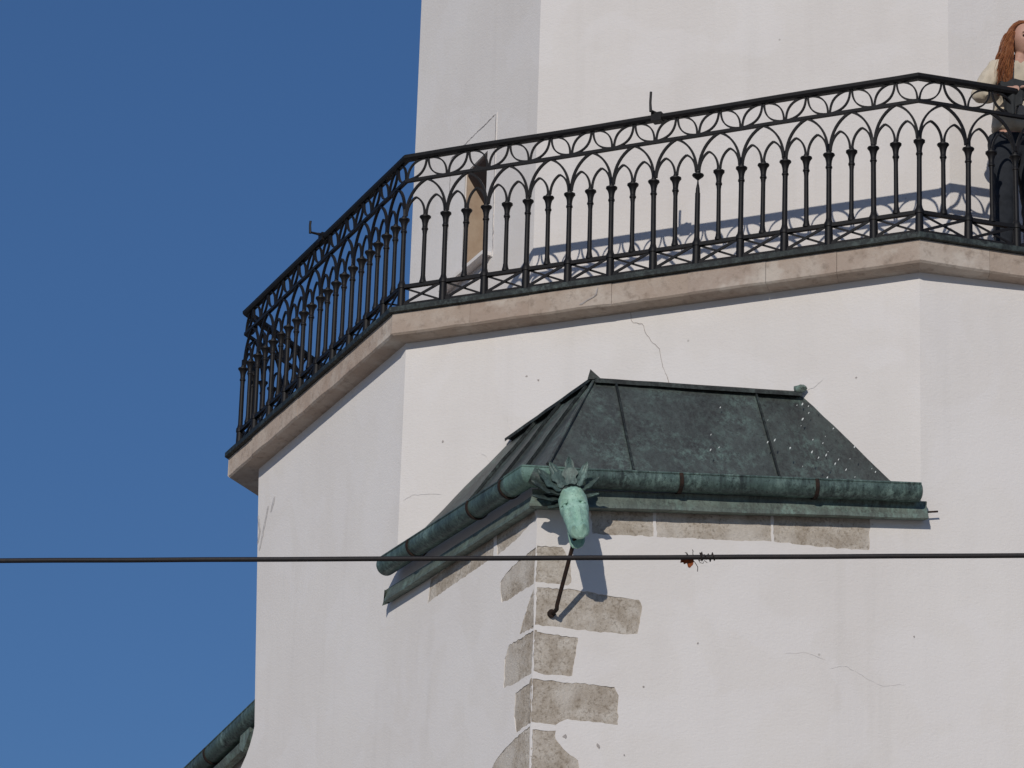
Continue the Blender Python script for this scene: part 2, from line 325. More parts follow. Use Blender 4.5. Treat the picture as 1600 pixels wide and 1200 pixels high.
# back walls of the lower tower
lA = onL(4.74, 0, -.02).to_2d(); bk = [lA, Vector((-2.05, 5.4)), 2*CEN-lC, 2*CEN-lB, Vector((5.6, 5.7)), lD]
m = MB()
for i in range(5):
    a, b = bk[i], bk[i+1]; m.add([(a.x, a.y, ZT), (b.x, b.y, ZT), (b.x, b.y, GZ), (a.x, a.y, GZ)], [(0, 1, 2, 3)])
p7 = onL(7.3, 0).to_2d(); q7 = Vector((p7.x+1.2, p7.y+3.2))
m.add([(p7.x, p7.y, -2.75), (q7.x, q7.y, -2.75), (q7.x, q7.y, GZ), (p7.x, p7.y, GZ)], [(0, 1, 2, 3)])
wall_k = bpart(m, 'wall', PLASTER, tower)
for s in Ls: part(stone(s, onL, None, rnd), wall_l)
for s in Rs: part(stone(s, onR, None, rnd), wall_r)
# cracks and chips in the plaster
m = MB(); ribbon(m, CR_BC[0], onB, .0045, rnd); bpart(m, 'crack', CRACK, wall_b)
for c in CR_BC[1:]:
    m = MB(); ribbon(m, c, onB, .0028, rnd); bpart(m, 'crack', CRACKF, wall_b)
for c in CR_R[:2]:
    m = MB(); ribbon(m, c, onR, .0015, rnd); bpart(m, 'crack', CRACKF, wall_r)
for c in CR_L:
    m = MB(); ribbon(m, c, onL, .022, rnd); bpart(m, 'crack', FRAMEP, wall_l)
    m = MB(); ribbon(m, [(x+.012, z) for x, z in c], onL, .006, rnd, .004); bpart(m, 'crack', CRACK, wall_l)
def chip(c, place, parent, r):
    m = MB(); n = 9; rs = [r*rnd.uniform(.5, 1.3) for _ in range(n)]
    m.add([place(c[0]+rs[k]*math.cos(k*6.283/n), c[1]+rs[k]*math.sin(k*6.283/n), .003) for k in range(n)], [tuple(range(n))])
    bpart(m, 'chip', CRACK, parent)
for i, s in enumerate(SP_R): chip(s, onR, wall_r, .015 if i in (2, 3) else .006)
for s in SP_BC: chip(s, onB, wall_b, .007)
# quoin arris: ragged white mortar line down the corner
# upper octagon
uA = Vector((-1.157, 2.365)); uB = Vector((.512, .87)); uC = Vector((3.39, .87)); uD = Vector((4.88, 2.21))
UP = [uA, uB, uC, uD] + [2*CEN - p for p in (uA, uB, uC, uD)]
ZU = 7.0
ul = (uA-uB); uLen = ul.length; ul.normalize(); un = Vector((-ul.y, ul.x)); un = un if un.y < 0 else -un
def onU(s, z, o=0): p = uB + ul*s + un*o; return Vector((p.x, p.y, z))
slit = [(.845, .935), (1.235, .935), (1.235, 1.695), (.845, 1.715)]
frame_o = [(.70, .88), (1.53, .88), (1.53, 1.93), (.70, 1.95)]
wu = holed([(0, -.03), (uLen, -.03), (uLen, ZU), (0, ZU)], [slit], onU, .30)
wall_u = bpart(wu, 'upper_wall', PLASTER, tower); wall_u['label'] = 'upper left wall face with a narrow window slit'
for i in range(1, 8):
    a, b = UP[i], UP[(i+1) % 8]
    m = MB(); m.add([(a.x, a.y, -.03), (b.x, b.y, -.03), (b.x, b.y, ZU), (a.x, a.y, ZU)], [(0, 1, 2, 3)])
    bpart(m, 'upper_wall', PLASTER, tower)
m = MB(); m.add([(p.x, p.y, ZU) for p in UP]+[(CEN.x, CEN.y, ZU+2.5)], [(i, (i+1) % 8, 8) for i in range(8)])
bpart(m, 'tower_roof', COP, tower)
# the slit window: reveals, shutter, sill, cream surround
win = part(empty('window'), tower); 
def slab(poly, place, o0, o1, mat, name, parent):
    n = len(poly); m = MB(); m.add([place(*p, o0) for p in poly]+[place(*p, o1) for p in poly], [tuple(range(n)), tuple(range(2*n-1, n-1, -1))]+[(i, (i+1) % n, n+(i+1) % n, n+i) for i in range(n)])
    return bpart(m, name, mat, parent)
win.location = tuple(onU(1.04, .93) - Vector((CEN.x, CEN.y, GZ))); win.matrix_parent_inverse = Matrix()
def wpart(o): o.parent = win; o.matrix_parent_inverse = Matrix.Translation(-onU(1.04, .93)); return o
def wslab(poly, o0, o1, mat, name):
    n = len(poly); m = MB(); m.add([onU(*p, o0) for p in poly]+[onU(*p, o1) for p in poly], [tuple(range(n)), tuple(range(2*n-1, n-1, -1))]+[(i, (i+1) % n, n+(i+1) % n, n+i) for i in range(n)])
    return wpart(m.build(name, mat))
wslab([(1.215, .945), (1.2345, .945), (1.2345, 1.69), (1.215, 1.69)], -.006, -.295, REVEAL, 'reveal')
wslab([(.8455, .945), (.855, .945), (.855, 1.70), (.8455, 1.70)], -.006, -.295, REVEAL, 'reveal')
m = MB(); m.add([onU(.856, 1.690, -.006), onU(1.214, 1.670, -.006), onU(1.214, 1.36, -.22), onU(.856, 1.40, -.22), onU(.856, 1.708, -.006), onU(1.214, 1.689, -.006), onU(1.214, 1.69, -.22), onU(.856, 1.70, -.22)], [(0, 1, 2, 3), (4, 5, 6, 7), (0, 1, 5, 4), (1, 2, 6, 5), (3, 0, 4, 7)])
wpart(m.build('lintel', DARKIN))
wslab([(.856, .946), (1.214, .946), (1.214, 1.67), (.856, 1.67)], -.22, -.29, DARKIN, 'shutter')
wslab([(.72, .895), (1.50, .895), (1.50, .922), (.72, .922)], .07, -.01, PLASTER, 'sill')
n_ = 4; inn = [(.842, .93), (1.238, .93), (1.238, 1.70), (.842, 1.718)]
m = MB(); O = frame_o; vs = [onU(*p, .005) for p in O]+[onU(*p, .005) for p in inn]+[onU(*p, -.004) for p in O]
m.add(vs, [(i, (i+1) % 4, 4+(i+1) % 4, 4+i) for i in (1, 3)]+[(0, 8, 9, 1), (1, 9, 10, 2), (2, 10, 11, 3), (3, 11, 8, 0)])
m.add(vs, [(2, 3, 7, 6)])
wpart(m.build('surround', PLASTER))
for c in ([(.715, 1.94), (1.1, 1.935), (1.52, 1.92)], [(.712, 1.94), (.70, 1.3), (.69, .92)], [(1.52, 1.92), (1.515, 1.3)]):
    m = MB(); ribbon(m, c, onU, .006, rnd, .008); wpart(m.build('crack', CRACK))

# gallery: cornice stones, flashing, floor
cornice = empty('cornice', (0, 0, 0)); cornice.parent = tower; cornice.matrix_parent_inverse = tower_inv
PROF = [(.064, -.052), (.064, -.186), (.052, -.198), (-.015, -.203), (-.045, -.206), (-.072, -.210), (-.16, -.210), (-.16, -.052)]
offs = {o: inset(RA, -o) for o in {p[0] for p in PROF} | {.088, .090, .03, -.02}}
cuts = {0: [.0, .16, .33, .45, .62, .80, 1], 1: [0, .155, .27, .43, .575, .72, .85, 1], 2: [0, .14, .4, .7, 1], 7: [0, .3, .6, 1]}
for i in range(8):
    cs = cuts.get(i, [0, .35, .7, 1])
    for k in range(len(cs)-1):
        g0 = 0 if k == 0 else .0009; g1 = 0 if k == len(cs)-2 else .0009; Ls_ = (RA[(i+1) % 8]-RA[i]).length
        ends = []; jd = rnd.uniform(-.004, .003); NS = 5
        for t in [cs[k]+g0/Ls_+(cs[k+1]-cs[k]-(g0+g1)/Ls_)*q/NS for q in range(NS+1)]:
            row = []
            for j, (o, z) in enumerate(PROF):
                a, b = offs[o][i], offs[o][(i+1) % 8]; p = a.lerp(b, t)
                w_ = .004*noise.noise(Vector((p.x*6, p.y*6, z*9))) if j in (1, 2, 3) else 0
                nn = Vector(((b-a).y, -(b-a).x)).normalized(); p = p + nn*((jd if o > 0 else 0)+w_)
                row.append((p.x, p.y, z+w_))
            ends.append(row)
        n = len(PROF); m = MB()
        m.add([v for r_ in ends for v in r_], [(q*n+j, q*n+(j+1) % n, (q+1)*n+(j+1) % n, (q+1)*n+j) for q in range(NS) for j in range(n)]+[tuple(range(n)), tuple(range(NS*n, NS*n+n))])
        o = m.build('cornice_stone', CORN); o.parent = cornice
m = MB(); ribbon(m, [(1.406, -.066), (1.393, -.117), (1.358, -.138), (1.307, -.162), (1.281, -.169)], lambda x, z, o=0: Vector((x, -.0685-o, z)), .009, rnd, .003)
o = m.build('crack', CRACK); o.parent = cornice
FP = [(.03, .004), (.082, -.008), (.090, -.014), (.090, -.046), (.064, -.050), (-.02, -.050), (-.02, .004)]
for i in range(8):
    m = MB(); NS = 16; rows = []
    offs2 = {o: inset(RA, -o) for o in {p[0] for p in FP}}
    for q in range(NS+1):
        for (o, z) in FP:
            a, b = offs2[o][i], offs2[o][(i+1) % 8]; p = a.lerp(b, q/NS); w_ = .004*noise.noise(Vector((p.x*5, p.y*5, 1))) if o > .05 and 0 < q < NS else 0
            rows.append((p.x, p.y, z+w_))
    n = len(FP); m.add(rows, [(q*n+j, q*n+(j+1) % n, (q+1)*n+(j+1) % n, (q+1)*n+j) for q in range(NS) for j in range(n)])
    bpart(m, 'flashing', FLASH, tower)
fo = inset(RA, .019); m = MB()
for i in range(8):
    a, b, c, d = fo[i], fo[(i+1) % 8], UP[(i+1) % 8], UP[i]
    m.add([(a.x, a.y, -.012), (b.x, b.y, -.012), (c.x, c.y, -.005), (d.x, d.y, -.005)], [(0, 1, 2, 3)])
bpart(m, 'gallery_floor', CORN, tower)

# ------------------------------------------------------------------ iron railings, one run for each side of the octagon
HT, Z2, ZC, ZL, ZB = 1.072, .891, .63, .152, .026
def arc(x0, z0, x1, z1, bulge, n=10):
    """half of a pointed arch: springs upright at (x0,z0) and leans to (x1,z1)"""
    return [(x0+(x1-x0)*(1-math.cos(t*math.pi/2*.80))/(1-math.cos(math.pi/2*.80))*1.0, z0+(z1-z0)*math.sin(t*math.pi/2*.80)/math.sin(math.pi/2*.80)) for t in [k/n for k in range(n+1)]]
def pointed(x0, x1, z0, z1, wd, m, y0=-.009, y1=.009):
    xm = (x0+x1)/2; a = arc(x0, z0, xm, z1, 0); b = [(x0+x1-x, z) for x, z in a]
    m.strip(a, wd, y0, y1); m.strip(b, wd, y0+.0012, y1+.0012)
def post_mesh(main, broken=False):
    m = MB()
    cap = [(.017, .528), (.0215, .532), (.0215, .541), (.0175, .547), (.0175, .562), (.0195, .580), (.025, .600), (.0325, .612), (.037, .616), (.037, .625), (.018, .628), (.015, .645)]
    if broken: cap = [(.0135, .50), (.0125, .53), (.006, .565), (.004, .585), (.012, .594), (.028, .608), (.037, .616), (.037, .625), (.018, .628), (.015, .645)]
    if main: prof = [(.026, ZB-.01), (.0265, .05), (.0245, .138), (.029, .142), (.029, .166), (.022, .178), (.0172, .20), (.0160, .50)]
    else: prof = [(.022, .160), (.0235, .172), (.019, .186), (.0150, .215), (.0138, .50)]
    m.lathe(prof+cap, n=10)
    if main and not broken: m.box(-.012, .012, -.009, .009, .60, .69)
    return m.mesh('post' if main else 'baluster', IRON, True)
POST = post_mesh(True); POSTB = post_mesh(True, True); BAL = post_mesh(False)
def railing(i, nb, label, first=1.0, broken=(), bracket=None, posts_from=0):
    a, b = RA[i], RA[(i+1) % 8]; L = (b-a).length; d = (b-a).normalized(); rz = math.atan2(d.y, d.x)
    root = empty('iron_railing', (a.x, a.y, 0), rz); tag(root, label, 'railing', 'iron railings round the gallery')
    def turn(k):
        p0, p1, p2 = RA[k-1], RA[k % 8], RA[(k+1) % 8]; return math.tan((p1-p0).angle(p2-p1)/2)
    t0, t1 = turn(i), turn(i+1)
    w = L/(nb-1+first); xs = [0]+[w*(first+k) for k in range(nb)]
    def bar(name, zs, ys, parent=root, wob=.0):
        m = MB(); N = nb*2; n = len(ys); vs = []
        for q in range(N+1):
            for y, z in zip(ys, zs):
                x = (y*t0) + (L - y*t1 - y*t0)*q/N
                vs.append((x, y, z+(wob*noise.noise(Vector((x*1.3, i*7., z))) if 0 < q < N else 0)))
        m.add(vs, [(q*n+j, q*n+(j+1) % n, (q+1)*n+(j+1) % n, (q+1)*n+j) for q in range(N) for j in range(n)]+[tuple(range(n)), tuple(range(N*n, N*n+n))])
        return m.build(name, IRON, parent)
    bar('handrail', (HT-.040, HT-.026, HT-.008, HT, HT, HT-.008, HT-.026, HT-.040), (-.017, -.028, -.030, -.020, .020, .030, .028, .017), wob=.004)
    bar('frieze_rail', (Z2-.010, Z2-.010, Z2+.010, Z2+.010), (.012, -.012, -.012, .012), wob=.003)
    bar('lower_rail', (ZL-.012, ZL-.012, ZL+.012, ZL+.012), (.014, -.014, -.014, .014), wob=.003)
    bar('bottom_rail', (ZB-.010, ZB-.010, ZB+.010, ZB+.010), (.013, -.013, -.013, .013), wob=.003)
    rn = random.Random(i*11+2)
    cache = {}
    def get(key, fn):
        if key not in cache: cache[key] = fn()
        return cache[key]
    for k in range(nb+1):
        if k == nb and i != 3 and (i+1) % 8 in BUILT: continue          # the next run starts with this corner post
        o = link('post', POSTB if k in broken else POST, root); o.location = (xs[k], 0, 0)
        o.rotation_euler = (rn.uniform(-.010, .010), rn.uniform(-.006, .006), rn.uniform(0, 3))
        if k in broken: o['label'] = 'post with a broken away capital neck'
    for k in range(nb):
        x0, wk = xs[k], xs[k+1]-xs[k]; key = round(wk, 4)
        o = link('baluster', BAL, root); o.location = (x0+wk/2, 0, 0); o.rotation_euler = (rn.uniform(-.008, .008), rn.uniform(-.006, .006), rn.uniform(0, 3))
        def big():
            m = MB(); pointed(.008, wk-.008, .655, Z2-.004, .013, m); return m.mesh('large_arch', IRON)
        def small():
            m = MB(); pointed(.012, wk/2-.008, .645, .768, .0115, m, -.0075, .0075); return m.mesh('small_arch', IRON)
        def leaf(sgn):
            m = MB(); h0, h1 = Z2+.006, HT-.034; n = 10; x1 = wk/2
            for sb in (1, -1):
                pts = []
                for q in range(n+1):
                    t = q/n; bz = .046*4*t*(1-t)*sb
                    px = .007+(x1-.014)*t; pz = h0+(h1-h0)*t; ll = math.hypot(x1-.014, h1-h0)
                    pts.append((px-(h1-h0)/ll*bz, pz+(x1-.014)/ll*bz))
                if sgn < 0: pts = [(x1-x, z) for x, z in pts]
                m.strip(pts, .0095, -.008+.001*sb, .008+.001*sb)
            return m.mesh('frieze_leaf', IRON)
        o = link('large_arch', get(('b', key), big), root); o.location = (x0, 0, 0)
        for q in (0, 1):
            o = link('small_arch', get(('s', key), small), root); o.location = (x0+q*wk/2+(-.004 if q else 0), .0004, 0)
            o = link('frieze_leaf', get(('l', key, q), lambda: leaf(1 if q == 0 else -1)), root); o.location = (x0+q*wk/2, 0, 0)
        def cross(sgn, wd, yy):
            m = MB(); p = [(.024, ZB+.010), (wk-.024, ZL-.010)]; p = p if sgn > 0 else [(p[0][0], p[1][1]), (p[1][0], p[0][1])]
            m.strip(p, wd, yy-.004, yy+.004); return m.mesh('cross_bar', IRON)
        o = link('cross_bar', get(('c1', key), lambda: cross(1, .017, -.006)), root); o.location = (x0, 0, 0)
        o = link('cross_bar', get(('c2', key), lambda: cross(-1, .012, .006)), root); o.location = (x0, 0, 0)
    if bracket:
        x, ln, hh = bracket
        m = MB(); m.tube([(x+.03, .025, HT+.006), (x+.012, -.01, HT+.008), (x, -.05, HT+.014), (x-.004, -ln, HT+.018)], [.016, .016, .009, .008], 8)
        m.tube([(x-.004, -ln, HT+.010), (x-.006, -ln-.004, HT+.07), (x-.004, -ln-.002, HT+hh)], [.010, .0085, .0085], 8)
        m.box(x-.01, x+.06, -.034, .034, HT-.045, HT+.010)
        m.build('lamp_bracket', IRON, root)
    return root
BUILT = {7, 0, 1, 2}
railing(7, 12, 'black iron railing run at the far back left, seen edge-on through the left run')
railing(0, 10, 'black iron gallery railing run on the shaded left side, against the sky', bracket=(1.55, .095, .10))
railing(1, 12, 'long black iron gallery railing run across the front, against the white wall', 1.018, broken=(7,), bracket=(1.735, .05, .145))
railing(2, 10, 'black iron gallery railing run at the right, in front of the standing person')

# ------------------------------------------------------------------ copper roof over the corner of the square base
roof = empty('copper_corner_roof', (1.655, -1.403, -1.72)); tag(roof, 'dark green copper roof with gutters over the jutting corner of the tower base', 'roof')
P1 = Vector((1.638, -.615, -.92)); P2 = Vector((2.717, .075, -.91)); PL = Vector((.769, .075, -.965)); HP = Vector((1.69, -1.34, -1.70))
E2 = Vector((3.400, .062, -1.655)); EL2 = Vector((.03, .062, -1.63))
def panels(T0, T1, B0, B1, ut, ub, flip):
    nrm = (T1-T0).cross(B0-T0).normalized(); nrm = nrm if nrm.y < 0 or nrm.z > 0 else -nrm
    if nrm.z < 0: nrm = -nrm
    for k in range(len(ut)-1):
        m = MB(); N = 8; M = 10; top = []; bot = []; lift = .004*(k % 2)
        for j in range(M+1):
            for q in range(N+1):
                t0 = T0.lerp(T1, ut[k]+(ut[k+1]-ut[k])*q/N); b0 = B0.lerp(B1, ub[k]+(ub[k+1]-ub[k])*q/N)
                p = t0.lerp(b0, j/M); dv = lift+.006*noise.noise(p*3.1)+.0025*noise.noise(p*11)
                if q == N and k < len(ut)-2: dv += .006
                top.append(p+nrm*dv); bot.append(p+nrm*(dv-.012))
        f = [(j*(N+1)+q, j*(N+1)+q+1, (j+1)*(N+1)+q+1, (j+1)*(N+1)+q) for j in range(M) for q in range(N)]
        m.add(top, f); m.add(bot, f)
        w = N+1; rim = list(range(w))+[j*w+N for j in range(1, M+1)]+[M*w+q for q in range(N-1, -1, -1)]+[j*w for j in range(M-1, 0, -1)]
        nr = len(rim); m.add([top[r_] for r_ in rim]+[bot[r_] for r_ in rim], [(q, (q+1) % nr, nr+(q+1) % nr, nr+q) for q in range(nr)])
        o = bpart(m, 'roof_panel', COP, roof, True)
        if k < len(ut)-2:            # folded seam on the far edge
            a = [top[j*w+N]+nrm*.004 for j in range(M+1)]; s_ = (T1-T0).normalized()
            m = MB(); m.add([v for p in a for v in (p-s_*.006, p-s_*.005+nrm*.018, p+s_*.006+nrm*.016, p+s_*.006-nrm*.004)], [(4*j+q, 4*j+(q+1) % 4, 4*j+4+(q+1) % 4, 4*j+4+q) for j in range(M) for q in range(4)]+[(0, 1, 2, 3), (4*M, 4*M+1, 4*M+2, 4*M+3)])
            bpart(m, 'folded_seam', FLASH, o)
    return nrm
nR_ = panels(P1, P2, HP, E2, [0, .1, .765, 1], [0, .23, .637, 1], 1)
panels(P1, PL, HP, EL2, [0, .035, .33, .64, 1], [0, .21, .40, .60, 1], -1)
m = MB(); m.tube([P1+Vector((0, 0, .012)), P1.lerp(HP, .5)+Vector((0, -.012, .016)), HP+Vector((0, -.01, .012))], [.010, .012, .012], 6); bpart(m, 'hip_roll', COP, roof, True)
m = MB(); m.add([P1+Vector((0, .02, .006)), P2+Vector((0, 0, .006)), PL+Vector((0, 0, .006)), P1-Vector((0, 0, .02)), P2-Vector((0, 0, .02)), PL-Vector((0, 0, .02))], [(0, 1, 2), (3, 4, 5)]); bpart(m, 'top_deck', COP, roof)
def capstrip(a, b, side, nm):
    d = (b-a).normalized(); o = Vector((d.y, -d.x, 0)).normalized(); o = o if o.y < 0 else -o; m = MB(); N = 10; vs = []
    for q in range(N+1):
        p = a.lerp(b, q/N)+Vector((0, 0, .004*noise.noise(Vector((q*.9, side, 0)))))
        vs += [p+o*.040+Vector((0, 0, -.016)), p+o*.042+Vector((0, 0, .004)), p+o*.02+Vector((0, 0, .020)), p-o*.06+Vector((0, 0, .018)), p-o*.06+Vector((0, 0, -.002)), p+o*.02+Vector((0, 0, .002))]
    m.add(vs, [(6*q+j, 6*q+(j+1) % 6, 6*q+6+(j+1) % 6, 6*q+6+j) for q in range(N) for j in range(6)]+[tuple(range(6)), tuple(range(6*N, 6*N+6))])
    return bpart(m, nm, FLASH, roof)
capstrip(P1, P2+Vector((-.01, -.02, 0)), 1, 'ridge_flashing'); capstrip(P1+Vector((-.004, 0, .003)), PL+Vector((.01, -.02, .003)), 2, 'ridge_flashing')
m = MB(); a = P1+Vector((.0, -.03, .012)); m.add([a+Vector((-.03, .0, 0)), a+Vector((.05, .02, 0)), a+Vector((-.012, .0, .062)), a+Vector((-.03, .03, 0)), a+Vector((.05, .05, 0)), a+Vector((-.012, .03, .058))], [(0, 1, 2), (3, 5, 4), (0, 2, 5, 3), (1, 4, 5, 2), (0, 3, 4, 1)]); bpart(m, 'peak_flashing', FLASH, roof)
m = MB(); rb = random.Random(3); bmx = bmesh.new(); bmesh.ops.create_icosphere(bmx, subdivisions=2, radius=1)
for v in bmx.verts: v.co = Vector((v.co.x*.042, v.co.y*.03, v.co.z*.026))*(1+.5*noise.noise(v.co*2.2)) 
bmx.verts.index_update(); m.add([v.co+P2+Vector((-.005, -.045, .036)) for v in bmx.verts], [tuple(v.index for v in f.verts) for f in bmx.faces]); bmx.free()
bpart(m, 'crumpled_end', COPF, roof, True)
m = MB()
for p in DROPS:
    p = Vector(p)+nR_*(.018); s = rb.uniform(.0025, .0075); dn = (HP-P1).normalized(); ac = (P2-P1).normalized()
    m.add([p+ac*s*.6*math.cos(k*.785)*rb.uniform(.6, 1.3)+dn*s*2.4*math.sin(k*.785)*rb.uniform(.6, 1.4) for k in range(8)], [tuple(range(8))])
tag(bpart(m, 'bird_droppings', DROP, roof), kind='stuff')
# gutters
def gutter(pts, rad, parent, caps=(0, 0), name='gutter', mat=COPG, straps=(), beads=True):
    m = MB(); pts = [Vector(p) for p in pts]; N = len(pts); n = 18; rows = []; A0, A1 = math.radians(-118), math.radians(118)
    nodes = []
    for i in range(N):
        tp = (pts[i]-pts[i-1]).normalized() if i else None; tn = (pts[i+1]-pts[i]).normalized() if i < N-1 else None
        t = ((tp or tn)+(tn or tp)).normalized(); sc_ = 1/max(.5, t.dot(tn or tp))
        sd = t.cross(Vector((0, 0, 1))).normalized(); up = sd.cross(t).normalized(); nodes.append((pts[i], sd*sc_, up))
    for off in (0, -.006):
        for p, sd, up in nodes:
            for k in range(n+1):
                g_ = A0+(A1-A0)*k/n; r = rad+off; rows.append(p+sd*r*math.sin(g_)-up*r*math.cos(g_))
    w = n+1; K = N*w
    fs = [(i*w+k, i*w+k+1, (i+1)*w+k+1, (i+1)*w+k) for i in range(N-1) for k in range(n)]
    fs += [tuple(K+q for q in f) for f in fs]
    fs += [(i*w+e, (i+1)*w+e, K+(i+1)*w+e, K+i*w+e) for i in range(N-1) for e in (0, n)]+[(i*w+k, i*w+k+1, K+i*w+k+1, K+i*w+k) for i in (0, N-1) for k in range(n)]
    m.add(rows, fs)
    for c, i in zip(caps, (0, N-1)):
        if c:
            p, sd, up = nodes[i]; t = ((pts[1]-pts[0]) if i == 0 else (pts[-2]-pts[-1])).normalized(); ring = rows[i*w:(i+1)*w]; q = len(ring)
            m.add(list(ring)+[p+(v-p)*.75-t*.028*c for v in ring], [(k, k+1, q+k+1, q+k) for k in range(q-1)]+[tuple(range(q, 2*q))])
    o = bpart(m, name, mat, parent, True)
    for s in (A0, A1):
        if beads:
            b_ = MB(); b_.tube([p+sd*rad*math.sin(s)-up*rad*math.cos(s) for p, sd, up in nodes], .008, 7); bpart(b_, 'rolled_edge', mat, o, True)
    for (ia, t) in straps:
        a, b = pts[ia], pts[ia+1]; p = a.lerp(b, t); d = (b-a).normalized(); sd = d.cross(Vector((0, 0, 1))).normalized(); up = sd.cross(d)
        s_ = MB(); vs = []
        for k in range(n+1):
            g_ = A0*.98+(A1-A0)*.98*k/n
            for (r, e) in ((rad+.002, -.011), (rad+.009, -.011), (rad+.009, .011), (rad+.002, .011)):
                vs.append(p+d*e+sd*r*math.sin(g_)-up*r*math.cos(g_))
        s_.add(vs, [(4*k+j, 4*k+(j+1) % 4, 4*k+4+(j+1) % 4, 4*k+4+j) for k in range(n) for j in range(4)]+[(0, 1, 2, 3), (4*n, 4*n+1, 4*n+2, 4*n+3)])
        bpart(s_, 'gutter_strap', RUST, o)
    return o
gR0, gR1 = Vector((1.660, -1.532, -1.822)), Vector((3.482, -.042, -1.641)); gL1 = Vector((.001, -.055, -1.733))
gcor = Vector((1.652, -1.535, -1.812))
def tpar(a, b, p): return (Vector(p)-a).dot(b-a)/(b-a).length_squared
gRs = gcor.lerp(gR1, .085)
gutter([gRs, gR1], .065, roof, (0, .4), straps=[(0, tpar(gRs, gR1, (2.346, -.969, -1.757))), (0, tpar(gRs, gR1, (2.984, -.449, -1.702)))])
gLs = gcor.lerp(gL1, .075)
gutter([gLs, gL1], .065, roof, (0, 1.0), straps=[(0, tpar(gLs, gL1, (.388, -.401, -1.727))), (0, tpar(gLs, gL1, (1.093, -1.034, -1.749))), (0, tpar(gLs, gL1, (1.456, -1.359, -1.769)))])
gutter([gLs.lerp(gL1, .02), gcor, gRs.lerp(gR1, .012)], .068, roof, (0, 0), 'gutter_elbow', ELBOW)
# moulded copper fascia under the gutters
def sweep_profile(path, outs, prof, mat, name, parent, wob=.004, N=14):
    m = MB(); vs = []; n = len(prof); cnt = 0
    for i in range(len(path)-1):
        for q in range(N+1):
            if i and q == 0: continue
            p = path[i].lerp(path[i+1], q/N); o = outs[i].lerp(outs[i+1], q/N)
            for (d, z) in prof:
                e = wob*noise.noise(Vector((p.x*4, p.y*4, d*30+z*20))); vs.append(p+o*(d+e)+Vector((0, 0, z+e)))
            cnt += 1
    m.add(vs, [(q*n+j, q*n+(j+1) % n, (q+1)*n+(j+1) % n, (q+1)*n+j) for q in range(cnt-1) for j in range(n)]+[tuple(range(n)), tuple(range((cnt-1)*n, cnt*n))])
    return bpart(m, name, mat, parent, True)
nL3, nR3 = Vector((NL.x, NL.y, 0)), Vector((NR.x, NR.y, 0)); nc = (nL3+nR3)/(1+nL3.dot(nR3))
FPR = [(.0, .120), (.050, .120), (.060, .112), (.054, .092), (.058, .074), (.072, .034), (.080, .024), (.080, .004), (.072, .0), (.006, .012)]
FPL = [(d_*.8, z_*.72) for d_, z_ in FPR]
fq = Vector((Q.x, Q.y, -1.992))
fR = fq+Vector((ER.x, ER.y, 0))*2.345+Vector((0, 0, .197)); fL = fq+Vector((EL.x, EL.y, 0))*2.245+Vector((0, 0, .060))
sweep_profile([fq+nc*.002+nR3*.0+Vector((ER.x, ER.y, 0))*.002, fR], [nc, nR3], FPR, COPF, 'fascia', roof)
sweep_profile([fq+nc*.002+Vector((EL.x, EL.y, 0))*.002, fL], [nc, nL3], FPL, COPF, 'fascia', roof)
m = MB(); e0 = fR+nR3*.05+Vector((0, 0, .05)); m.tube([e0, e0+Vector((ER.x, ER.y, 0))*.07+Vector((0, 0, .012))], .006, 6); bpart(m, 'fixing_pin', RUST, roof)
m = MB(); m.add([fL+nL3*.02, fL+nL3*.064, fL+nL3*.064+Vector((EL.x, EL.y, 0))*.02+Vector((0, 0, -.02)), fL+nL3*.02+Vector((0, 0, .08)), fL+nL3*.06+Vector((0, 0, .08)), fL+nL3*.045+Vector((EL.x, EL.y, 0))*.05+Vector((0, 0, .02))], [(0, 1, 2), (0, 2, 5, 3), (1, 4, 5, 2), (3, 5, 4)]); bpart(m, 'bent_fascia_tip', COPF, roof)
# ------------------------------------------------------------------ gutter of the neighbouring corner, lower left
fg = empty('copper_gutter', tuple(onL(4.9, -2.0))); tag(fg, 'short green copper gutter and fascia at the bottom left, behind the tower edge', 'gutter')
q0 = onL(4.76, -1.940, -.085); q1 = onL(7.35, -2.19, -.085)
gutter([q0, q1], .070, fg, (0, 0), straps=[(0, .43), (0, .8)])
sweep_profile([onL(4.8, -2.10, -.15), onL(7.35, -2.37, -.15)], [nL3, nL3], [(.0, .06), (.06, .06), (.07, .05), (.06, .02), (.055, .01), (.05, .0), (.0, .0)], COPF, 'fascia', fg)
m = MB(); m.add([onL(4.78, -1.88, -.16), onL(7.3, -2.03, -.16), onL(6.4, -1.2, -1.15), onL(4.95, -1.2, -.45)], [(0, 1, 2, 3)]); bpart(m, 'roof_panel', COP, fg)
m = MB(); m.add([onL(4.72, -1.86, -.19), onL(7.3, -2.02, -.19), onL(7.3, -3.0, -.19), onL(4.72, -3.0, -.19)], [(0, 1, 2, 3)]); bpart(m, 'stone_band', STONE, fg)
for s, z in ((5.16, -1.99),):
    m = MB(); m.add([onL(s-.09, z+.045, -.072), onL(s+.10, z-.05+.03, -.072), onL(s+.12, z-.16, -.072), onL(s+.04, z-.20, -.072), onL(s-.09, z-.09, -.072)]+[onL(s-.09, z+.045, -.10), onL(s+.10, z-.02, -.10), onL(s+.12, z-.16, -.10), onL(s+.04, z-.20, -.10), onL(s-.09, z-.09, -.10)], [(0, 1, 2, 3, 4), (9, 8, 7, 6, 5)]+[(i, (i+1) % 5, 5+(i+1) % 5, 5+i) for i in range(5)])
    bpart(m, 'fixing_plate', COPF, fg)

